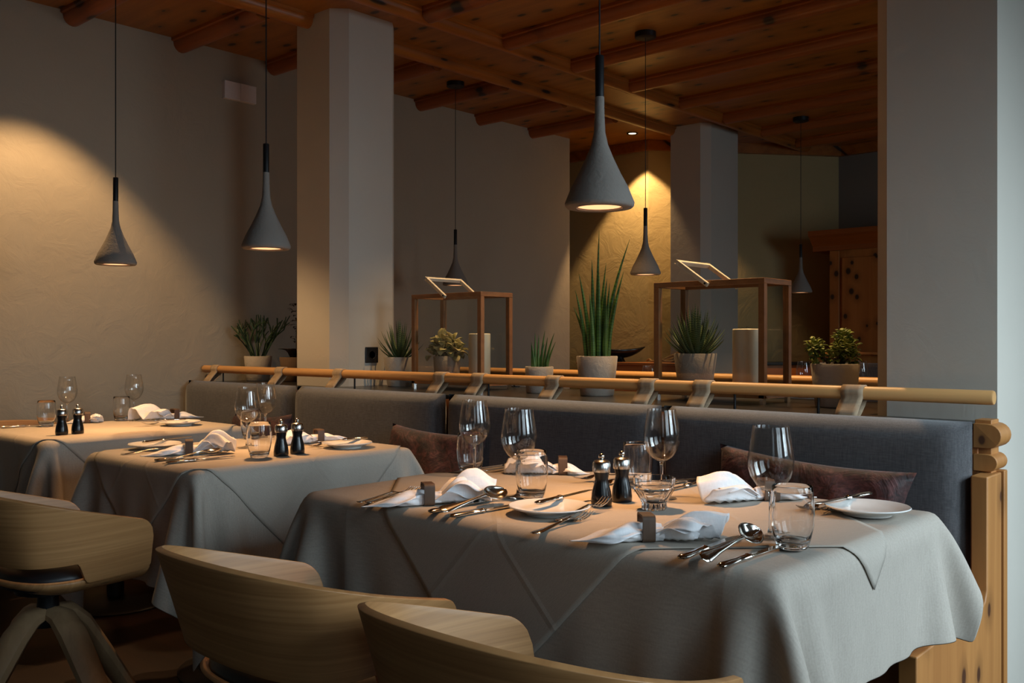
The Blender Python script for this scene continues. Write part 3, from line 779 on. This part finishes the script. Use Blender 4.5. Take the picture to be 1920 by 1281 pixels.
# ------------------------------------------------------------------ glassware
def make_wine_glass(label):
    t = thing('wine_glass', label, 'glass', (0, 0, 0), 0, 'stemmed wine glasses')
    o = [(.0045, .088), (.014, .091), (.027, .100), (.037, .115), (.0425, .133), (.0432, .150), (.0405, .170), (.0365, .192), (.0335, .211)]
    i = [(r_-.0011, z+.0004) for r_, z in reversed(o[1:])]; i[0] = (.0325, .211)
    MB().lathe(o+[(.0333, .2116), (.0328, .2116)]+i+[(.0, .0925)], 48).build('bowl', M_glass, t, ang=180)
    MB().lathe([(.012, .0035), (.0065, .010), (.0042, .022), (.0036, .05), (.0038, .078), (.0052, .088), (.010, .0915), (0, .0925)], 20).build('stem', M_gsolid, t, ang=180)
    MB().lathe([(0, 0), (.034, 0), (.0355, .0012), (.034, .0022), (.018, .0032), (.008, .007), (0, .0085)], 40).build('foot', M_glass, t, ang=180)
    return t
def make_tumbler(label):
    t = thing('water_tumbler', label, 'glass', (0, 0, 0), 0, 'rounded water tumblers')
    o = [(.0265, .004), (.031, .020), (.0350, .040), (.0362, .060), (.0356, .080), (.0342, .097), (.0331, .107)]
    i = [(r_-.0014, z) for r_, z in reversed(o)]; i[-1] = (.024, .0125)
    MB().lathe(o+[(.0326, .1077), (.0320, .1075)]+i[:-1]+[(.027, .016), (.022, .0125), (0, .012)], 44).build('body', M_gsolid, t, ang=180)
    MB().lathe([(0, .001), (.022, 0), (.0255, .0025), (.0275, .009), (.0265, .0118), (.02, .0112), (0, .0105)], 40).build('thick_base', M_gsolid, t, ang=180)
    return t
Z0 = TOP+.0035
glass_pos = {
 'w': [(-1.805, 1.845, 'wine glass at the left rear of the front table'), (-1.50, 1.685, 'wine glass behind the side plate, with the folded napkin seen through it'), (-1.235, 1.895, 'wine glass right of the pepper mills'),
       (-.835, 1.655, 'wine glass at the right of the front table, beside the spoon'), (-3.17, 2.08, 'rear wine glass of the overlapping pair on the middle table'), (-2.90, 1.83, 'front wine glass of the overlapping pair on the middle table'),
       (-4.40, 1.84, 'left wine glass on the rear left table'), (-4.43, 2.17, 'right wine glass on the rear left table')],
 't': [(-1.875, 1.90, 'water tumbler at the left rear of the front table'), (-1.468, 1.695, 'water tumbler between the side plate and its wine glass'), (-1.38, 2.005, 'water tumbler behind the glass tea light holder'),
       (-.764, 1.597, 'water tumbler at the right of the front table, nearest the camera'), (-2.625, 1.70, 'water tumbler in front of the wine glasses on the middle table'), (-3.16, 2.01, 'water tumbler half hidden behind the wine glasses on the middle table'),
       (-4.28, 1.70, 'left water tumbler on the rear left table'), (-4.33, 2.06, 'right water tumbler on the rear left table')]}
wg = make_wine_glass(''); tb_ = make_tumbler('')
for k, proto in (('w', wg), ('t', tb_)):
    for i, (x, y, lab) in enumerate(glass_pos[k]):
        o = proto if i == 0 else dup(proto, (x, y, Z0), i*.7)
        o.location = (x, y, Z0); o['label'] = 'clear '+lab
        if k == 't': o.scale = (1.07, 1.07, 1.05)
# mills
def make_mill(label):
    t = thing('pepper_mill', label, 'mill', (0, 0, 0), 0, 'black and steel mills')
    MB().lathe([(0, 0), (.0225, 0), (.0235, .002), (.0238, .014), (.0215, .032), (.0165, .050), (.0150, .060), (.0178, .075), (.0178, .077), (0, .077)], 32).build('body', M_black, t, ang=50)
    MB().lathe([(.0, .0765), (.0200, .0765), (.0204, .078), (.0204, .097), (.0165, .1015), (.006, .104), (.003, .106), (0, .106)], 32).build('collar', M_steel, t, ang=50)
    MB().ball((0, 0, .111), .0072, 16).build('knob', M_steelp, t)
    return t
ml = make_mill(''); ml['label'] = 'black mill with a steel cap on the front table, left of the pair'; ml.location = (-1.285, 1.725, Z0)
for (x, y, lab) in ((-1.282, 1.80, 'black mill with a steel cap on the front table, right of the pair'), (-2.615, 1.775, 'black mill on the middle table, left of the pair'), (-2.625, 1.845, 'black mill on the middle table, right of the pair'),
                    (-3.855, 1.59, 'black mill on the rear left table, left of the pair'), (-3.86, 1.655, 'black mill on the rear left table, right of the pair')):
    dup(ml, (x, y, Z0), 0, lab)
# tea light holder
t = thing('tea_light_holder', 'faceted glass tea light holder beside the mills', 'candle holder', (-1.17, 1.765, Z0)); t.scale = (1.22, 1.22, 1)
MB().lathe([(0, 0), (.021, 0), (.023, .004), (.022, .014), (.027, .026), (.034, .040), (.037, .046), (.034, .050), (.037, .058), (.038, .071), (.0355, .071), (.0345, .056), (.031, .046), (.023, .030), (.018, .018), (0, .014)], 44, flute=11, fa=.035).build('cup', M_gsolid, t, ang=60)
t = thing('tea_light', 'white tea light inside the faceted glass holder', 'candle', (-1.17, 1.765, Z0+.017))
MB().lathe([(0, 0), (.0165, 0), (.0165, .013), (.0155, .013), (.0155, .0105), (0, .0105)], 24).build('cup', M_steel, t)
MB().lathe([(0, .010), (.0155, .0112), (0, .0115)], 20).build('wax', M_white, t)
# plates
def make_plate():
    t = MB().lathe([(0, .004), (.040, .004), (.044, 0), (.050, 0), (.052, .004), (.068, .010), (.086, .0155), (.0885, .0175), (.087, .0195), (.066, .0135), (.054, .0085), (0, .0075)], 64).build('side_plate', M_white, ang=60)
    return t
pl = make_plate()
pls = [(-1.305, 1.565, 'white side plate with a butter knife at the front edge of the front table'), (-.795, 2.02, 'white side plate at the right rear corner of the front table'), (-3.115, 1.60, 'white side plate at the left of the middle table'),
       (-2.65, 2.07, 'white side plate at the right rear of the middle table'), (-3.90, 2.12, 'white side plate on the rear left table')]
for i, (x, y, lab) in enumerate(pls):
    o = pl if i == 0 else pl.copy()
    if i: C.objects.link(o)
    o.location = (x, y, Z0); tag(o, lab, 'plate', 'white side plates')

# ------------------------------------------------------------------ cutlery (local axis +Y from handle end to tip)
def loftY(secs, n=12):
    m = MB(); rows = []
    for (y, x, z, rx, rz) in secs: rows.append([(x+rx*math.cos(2*PI*k/n), y, z+rz*math.sin(2*PI*k/n)) for k in range(n+1)])
    return m.grid(rows, uv=None)
def make_knife(s=1.0):
    t = thing('table_knife', '', 'knife', (0, 0, 0), 0, 'steel knives')
    loftY([(0, 0, .005, .001, .001), (.002, 0, .005, .0075, .0035), (.012, 0, .005, .0098, .0048), (.05, 0, .005, .0082, .0045), (.088, 0, .005, .0068, .0045), (.090, 0, .005, .0085, .0058), (.094, 0, .005, .0085, .0058), (.097, 0, .005, .0060, .0042), (.104, 0, .005, .0045, .003), (.1045, 0, .005, .0005, .0005)]).build('handle', M_steelp, t, ang=50)
    b = [(-.006, .100), (-.0075, .115), (-.008, .19), (-.0055, .215), (.001, .230), (.0065, .228), (.0062, .11), (.005, .100)]
    MB().prism(b, .0042, .0058, 'z').build('blade', M_steelp, t, bevel=.0005)
    return t
def make_fork():
    t = thing('fork', '', 'fork', (0, 0, 0), 0, 'steel forks')
    loftY([(0, 0, .003, .001, .0008), (.003, 0, .003, .008, .0014), (.015, 0, .003, .0098, .0018), (.05, 0, .0045, .0060, .0020), (.10, 0, .0090, .0032, .0022), (.122, 0, .0105, .0034, .0020), (.132, 0, .009, .0085, .0014), (.142, 0, .006, .0122, .0010), (.150, 0, .004, .0124, .0009), (.1505, 0, .004, .0118, .0004)]).build('handle', M_steelp, t, ang=60)
    m = MB()
    for k in range(4):
        x = -.0099+.0066*k; m.tube([(x*.98, .147, .0046), (x, .160, .003), (x, .180, .0055), (x*1.02, .200, .0135)], [.0020, .0017, .0014, .0008], 8, 1.0, .8)
    m.build('tines', M_steelp, t)
    return t
def make_spoon():
    t = thing('spoon', '', 'spoon', (0, 0, 0), 0, 'steel spoons')
    loftY([(0, 0, .003, .001, .0008), (.003, 0, .003, .008, .0014), (.015, 0, .003, .0100, .0018), (.05, 0, .0045, .0060, .0020), (.10, 0, .0095, .0032, .0022), (.128, 0, .0120, .0036, .0020), (.134, 0, .0115, .0042, .0014)]).build('handle', M_steelp, t, ang=60)
    G = []
    for i in range(17):
        s = i/16; y = .130+.068*s; w = .0215*math.sin(PI*min(1, .03+.97*s))**.55*(1.0-.12*s)
        G.append([(w*v, y, .0125-.009*math.sin(PI*s)**.7*(1-v*v)+.0) for v in [q/6-1 for q in range(13)]])
    MB().grid(G).build('bowl', M_steelp, t, solid=.0012, ang=80)
    return t
kn, fk, so = make_knife(), make_fork(), make_spoon()
used = set()
def place(proto, x, y, rz, label, z=None, tilt=0, roll=0, sc=1):
    o = dup(proto, (x, y, (z if z is not None else Z0)), R(rz), label) if proto.name in used else proto
    used.add(proto.name)
    o.location = (x, y, (z if z is not None else Z0)); o.rotation_euler = (R(tilt), R(roll), R(rz)); o.scale = (sc, sc, sc); o['label'] = label; return o
ft = 'on the front table'
place(kn, -.862, 1.380, 4, 'steel knife '+ft+', left of the spoon near the right tumbler')
place(so, -.815, 1.368, 7, 'steel spoon lying on two knives '+ft+', nearest the camera', Z0+.010, 1.2, 40, 1.2)
place(kn, -.782, 1.372, -1, 'steel knife '+ft+', nearest the camera, right of the spoon')
place(kn, -1.497, 1.392, 3, 'steel knife '+ft+' between the left napkin and its spoon')
place(so, -1.458, 1.385, 6, 'steel spoon with its bowl beside the tail of the left napkin '+ft, Z0+.011, 2.5, 32, 1.12)
place(kn, -1.425, 1.385, -2, 'steel knife '+ft+' left of the side plate')
place(fk, -1.218, 1.485, 9, 'fork beside the side plate '+ft+', upper of the two', Z0+.004, 2, 0, 1.1)
place(fk, -1.185, 1.372, 8, 'fork beside the side plate '+ft+', lower of the two', Z0, 0, 0, 1.1)
place(kn, -1.325, 1.545, 6, 'butter knife resting on the side plate '+ft, Z0+.0185, 0)
place(fk, -1.695, 1.38, 8, 'fork under the left napkin '+ft+', its tines behind the brown ring')
place(fk, -1.715, 1.37, 8, 'second fork under the left napkin '+ft+', almost hidden')
place(fk, -1.465, 2.125, 183, 'fork with tines towards the camera left of the mills '+ft)
place(fk, -1.500, 2.135, 170, 'second fork left of the mills '+ft+', crossing the first', Z0+.006)
place(fk, -.872, 2.155, 182, 'fork left of the rear side plate '+ft)
place(fk, -.905, 2.15, 178, 'second fork left of the rear side plate '+ft+', farther left')
place(kn, -.845, 2.165, 172, 'butter knife on the left rim of the rear side plate '+ft, Z0+.018)
place(kn, -1.285, 2.175, 181, 'steel knife behind the tea light holder '+ft)
place(kn, -1.335, 2.165, 178, 'second steel knife behind the tea light holder '+ft)
place(so, -1.31, 2.165, 184, 'spoon lying between two knives behind the tea light holder '+ft, Z0+.009)
place(kn, -1.885, 2.155, 178, 'steel knife poking out left of the rear left napkin '+ft)
place(kn, -1.860, 2.160, 182, 'second steel knife by the rear left napkin '+ft)
mt_ = 'on the middle table'
place(kn, -2.775, 1.425, 2, 'steel knife '+mt_+' below the left napkin')
place(so, -2.72, 1.43, 2, 'spoon resting on knives '+mt_, Z0+.009, 2)
place(kn, -2.695, 1.42, -2, 'second steel knife '+mt_+', nearer the table edge')
place(kn, -3.13, 1.565, 18, 'butter knife on the left side plate '+mt_, Z0+.0185)
place(fk, -3.02, 1.435, 4, 'fork under the left napkin '+mt_)
place(fk, -2.735, 2.16, 176, 'fork left of the rear side plate '+mt_)
place(kn, -2.68, 2.185, 174, 'butter knife on the rear side plate '+mt_, Z0+.0185)
rt_ = 'on the rear left table'
place(kn, -4.33, 1.53, -4, 'steel knife by the left tumbler '+rt_)
place(kn, -3.93, 2.17, 168, 'butter knife on the side plate '+rt_, Z0+.0185)
place(fk, -4.00, 2.20, 178, 'fork left of the side plate '+rt_)

# ------------------------------------------------------------------ napkins with rings
def make_napkin(label, x, y, rz, L1=.14, L2=.15, fw=.06, fh=.05, arches=2, seed=0, tail=.0):
    r = random.Random(seed); ph = [r.uniform(0, 6.28) for _ in range(8)]; m = MB()
    # closed rolled part, pointed towards -x
    rows = []; nx = 34; nk = 40
    for i in range(nx+1):
        s = i/nx; X = -L1+(L1+.03)*s
        wd = .0015+.036*sstep(0, .45, s)-.021*sstep(.5, .78, s); hh = .0012+.030*sstep(0, .75, s)-.004*sstep(.6, .85, s)
        row = []
        for k in range(nk):
            a = 2*PI*k/nk; f = 1+.13*math.sin(5*a+ph[0]+7*X*10)*s**.5+.07*math.sin(9*a+ph[1]-X*60)
            cy = wd*math.cos(a)*f; cz = hh*.5+hh*.5*math.sin(a)*f
            fold = .0035*math.sin(a*3+X*45+ph[2])*sstep(.05, .4, s)
            row.append((X, cy+.012*math.sin(X*14+ph[3])*.3, max(.0006, cz+fold)))
        rows.append(row+[row[0]])
    m.grid(rows, uv=None)
    # two flared sheets past the ring
    for lay in range(2):
        rows = []; nu, nv = 30, 54
        for i in range(nu+1):
            s = i/nu; row = []
            for j in range(nv+1):
                v = -1+2*j/nv
                Lx = L2*(1-.32*abs(v-.35*math.sin(ph[4]))**1.5)*(1-.22*lay)
                X = -.01+(Lx+.01)*s
                wv = .015+(fw-.015)*sstep(.10, .9, s)*(1-.15*lay)
                A = (.010+(fh-.010)*sstep(.12, .62, s)*(1-.45*sstep(.7, 1.0, s)*(1 if tail else .5)))*(1-.25*lay)
                w = abs(math.sin(PI*arches*(v+1)/2+ph[5]*.25+s*.8+lay*.9))
                z = .0012+.0018*lay+A*(w**.8)*(1-.35*v*v)+.004*math.sin(22*v+ph[6]+8*s)*s*(1-s*.3)
                row.append((X, wv*v+.010*s*math.sin(5*s+ph[7]), max(.0008, z)))
            rows.append(row)
        m.grid(rows, uv=None)
    o = m.build('napkin', M_napkin, solid=.0011, offset=0, ang=180); o.location = (x, y, Z0+.001); o.rotation_euler = (0, 0, R(rz))
    return tag(o, label, 'napkin', 'rolled white napkins')
rg = None
def ring_mesh():
    m = MB(); w, h, th = .0255, .050, .004; o = []; 
    for (a, b) in ((-1, 0), (-1, 1), (1, 1), (1, 0)): pass
    def rect(w_, z0, z1, rr):
        pts = []
        for cx, cz, a0 in ((w_-rr, z1-rr, 0), (-w_+rr, z1-rr, 90), (-w_+rr, z0+rr, 180), (w_-rr, z0+rr, 270)):
            for k in range(5): a = R(a0+k*22.5); pts.append((cx+rr*math.cos(a), cz+rr*math.sin(a)))
        return pts
    A = rect(w, 0, h, .008); B = rect(w-th, th, h-th, .005); n = len(A)
    for x in (-.012, .012):
        m.v += [(x, a, b) for a, b in A]+[(x, a, b) for a, b in B]
    for k in range(n):
        k2 = (k+1) % n
        m.f += [(k, k2, n+k2, n+k), (2*n+k, 3*n+k, 3*n+k2, 2*n+k2), (k, 2*n+k, 2*n+k2, k2), (n+k, n+k2, 3*n+k2, 3*n+k)]
    return m
ring0 = ring_mesh().build('napkin_ring', M_ring, ang=40)
naps = [  # ring x,y, axis angle, L1 (pointed side), L2, fan w, fan h, arches, seed, pointed end on the far side?
 (-1.585, 1.468, 58, .150, .165, .052, .074, 2, 11, 'white napkin at the left front of the front table', 1),
 (-1.668, 2.058, 222, .075, .165, .060, .062, 1, 12, 'white napkin at the rear of the front table, behind the glasses', 0),
 (-.997, 1.478, 47, .145, .165, .056, .052, 2, 13, 'white napkin at the front of the front table, nearest the camera', 0),
 (-1.045, 2.045, 232, .130, .180, .066, .068, 2, 14, 'white napkin fanned out behind the right wine glass of the front table', 0),
 (-2.865, 1.590, 62, .150, .150, .052, .078, 2, 15, 'white napkin at the front of the middle table', 1),
 (-2.855, 2.10, 257, .150, .150, .055, .050, 2, 16, 'white napkin at the rear of the middle table', 0),
 (-4.225, 2.27, 268, .15, .21, .080, .075, 2, 17, 'white napkin fanned out high on the rear left table', 0),
 (-4.33, 1.90, 70, .10, .07, .05, .045, 1, 18, 'white napkin behind the mills of the rear left table', 0)]
for i, (x, y, rz, l1, l2, fw, fh, ar, sd_, lab, tl) in enumerate(naps):
    rl = 'brown ring on '+lab
    make_napkin(lab, x, y, rz, l1, l2, fw, fh, ar, sd_, tl)
    o = ring0 if i == 0 else ring0.copy()
    if i: C.objects.link(o)
    o.location = (x, y, Z0); o.rotation_euler = (0, 0, R(rz)); tag(o, rl, 'napkin ring', 'brown napkin rings')

# ------------------------------------------------------------------ the room behind the divider
def back_table(x, y, w, d, label):
    t = thing('dining_table', label, 'table', (x, y, 0))
    MB().box(-w/2, w/2, -d/2, d/2, .72, TOP).build('tabletop', M_cloth, t, bevel=.006)
    MB().lathe([(0, .03), (.035, .03), (.035, .72), (0, .72)], 16).build('column', M_blackm, t); MB().lathe([(0, 0), (.24, 0), (.23, .016), (0, .03)], 32).build('base_plate', M_blackm, t)
back_table(-2.94, 4.38, 1.2, .8, 'table behind the divider under the middle pendant')
back_table(-4.36, 4.38, .8, .8, 'table behind the divider near the left wall')
back_table(-3.05, 6.35, .9, .8, 'far table in front of the pine cabinet')
for (x, y, lab) in ((-3.03, 4.14, 'wine glass behind the divider left of the right lantern post'), (-2.87, 4.29, 'wine glass behind the divider seen through the right lantern'),
                    (-2.78, 5.98, 'left far wine glass seen between the posts of the right lantern'), (-2.66, 6.10, 'right far wine glass seen between the posts of the right lantern'), (-2.53, 6.32, 'far wine glass beside the jade plant')):
    s = 1.15
    dup(wg, (x, y, TOP+.001), 0, 'distant '+lab, scale=(s, s, s))
make_napkin('white napkin on the far table left of the jade pot', -2.66, 6.22, 50, .06, .12, .07, .17, 2, 21)
a = thing('armoire', 'old knotty pine cabinet with a projecting cornice at the far right', 'cabinet', (-2.6, 7.65, 0))
MB().box(-.60, .60, -.28, .28, .05, 1.88).build('body', M_cabinet, a, bevel=.004)
MB().prism([(-.30, 1.86), (-.30, 1.90), (-.36, 1.96), (-.39, 1.98), (-.39, 2.02), (.28, 2.02), (.28, 1.86)], -.74, .74, 'x').build('cornice', M_rib, a, bevel=.003)
for s in (-1, 1): MB().box(s*.56-.04, s*.56+.04, -.30, -.28, .05, 1.86).build('corner_strip', M_cabinet, a, bevel=.006)
d = MB().box(-.50, .50, -.297, -.282, .15, 1.80).build('door', M_cabinet, a, bevel=.006)
b = thing('bench', 'grey upholstered bench with a wooden top rail at the far right', 'bench', (-2.4, 7.0, 0))
MB().box(-.75, .9, .02, .10, .05, 1.03).build('back_panel', M_cabinet, b, bevel=.004)
MB().box(-.75, .9, -.03, .12, 1.03, 1.05).build('top_rail', M_pine, b, bevel=.006)
MB().box(-.74, .89, -.07, .02, .48, .97).build('back_cushion', M_cush, b, bevel=.03)
MB().box(-.75, .9, -.55, .10, .05, .46).build('seat', M_cabinet, b, bevel=.004)
b = thing('bench', 'orange pine bench against the rough far wall', 'bench', (-4.55, 6.1, 0))
MB().box(-.38, .75, .20, .36, .05, .94).build('back_panel', M_orange, b, bevel=.004)
MB().box(-.38, .75, .16, .40, .94, .962).build('top_rail', M_orange, b, bevel=.004)
MB().box(-.38, .75, -.3, .20, .05, .46).build('seat', M_orange, b, bevel=.01)
b = thing('bench', 'far dark pine bench below the grey oblique wall', 'bench', (-3.35, 7.25, 0), R(50))
MB().box(-.45, .15, .0, .10, .05, .94).build('back_panel', M_orange, b, bevel=.004); MB().box(-.45, .15, -.02, .12, .94, .965).build('top_rail', M_blackm, b, bevel=.004)
# dark boat-shaped bowl and dried root on the ledge
bw = thing('bowl', 'dark boat-shaped bowl on the far ledge behind the tall plant', 'bowl', (-4.56, 6.37, .962), R(42))
G = []
for i in range(33):
    s = -1+2*i/32; row = []
    for j in range(13):
        v = -1+2*j/12; hw = .085*math.sqrt(max(0, 1-s*s))+.001
        row.append((.21*s, hw*v, .035+.085*(v*v)*(.8)*(1-abs(s)**2)+.09*abs(s)**2.2))
    G.append(row)
MB().grid(G).build('shell', M_black, bw, solid=.008, ang=70)
MB().lathe([(0, 0), (.05, 0), (.045, .012), (.03, .04), (0, .04)], 20).build('foot', M_black, bw)
m = MB(); r = random.Random(3)
for k in range(7):
    p = Vector((-.16+.05*k, r.uniform(-.03, .03), .015)); pts = [p]
    for q in range(6): pts.append(pts[-1]+Vector((r.uniform(.0, .06), r.uniform(-.03, .03), r.uniform(-.02, .03))))
    pts = [Vector((v.x, v.y, max(.012, v.z))) for v in pts]
    m.tube(catmull(pts, 4), .008, 7)
o = m.build('dried_root', M_root); o.location = (-4.13, 6.38, .962); tag(o, 'twisted dried root decoration on the far ledge', 'decoration')
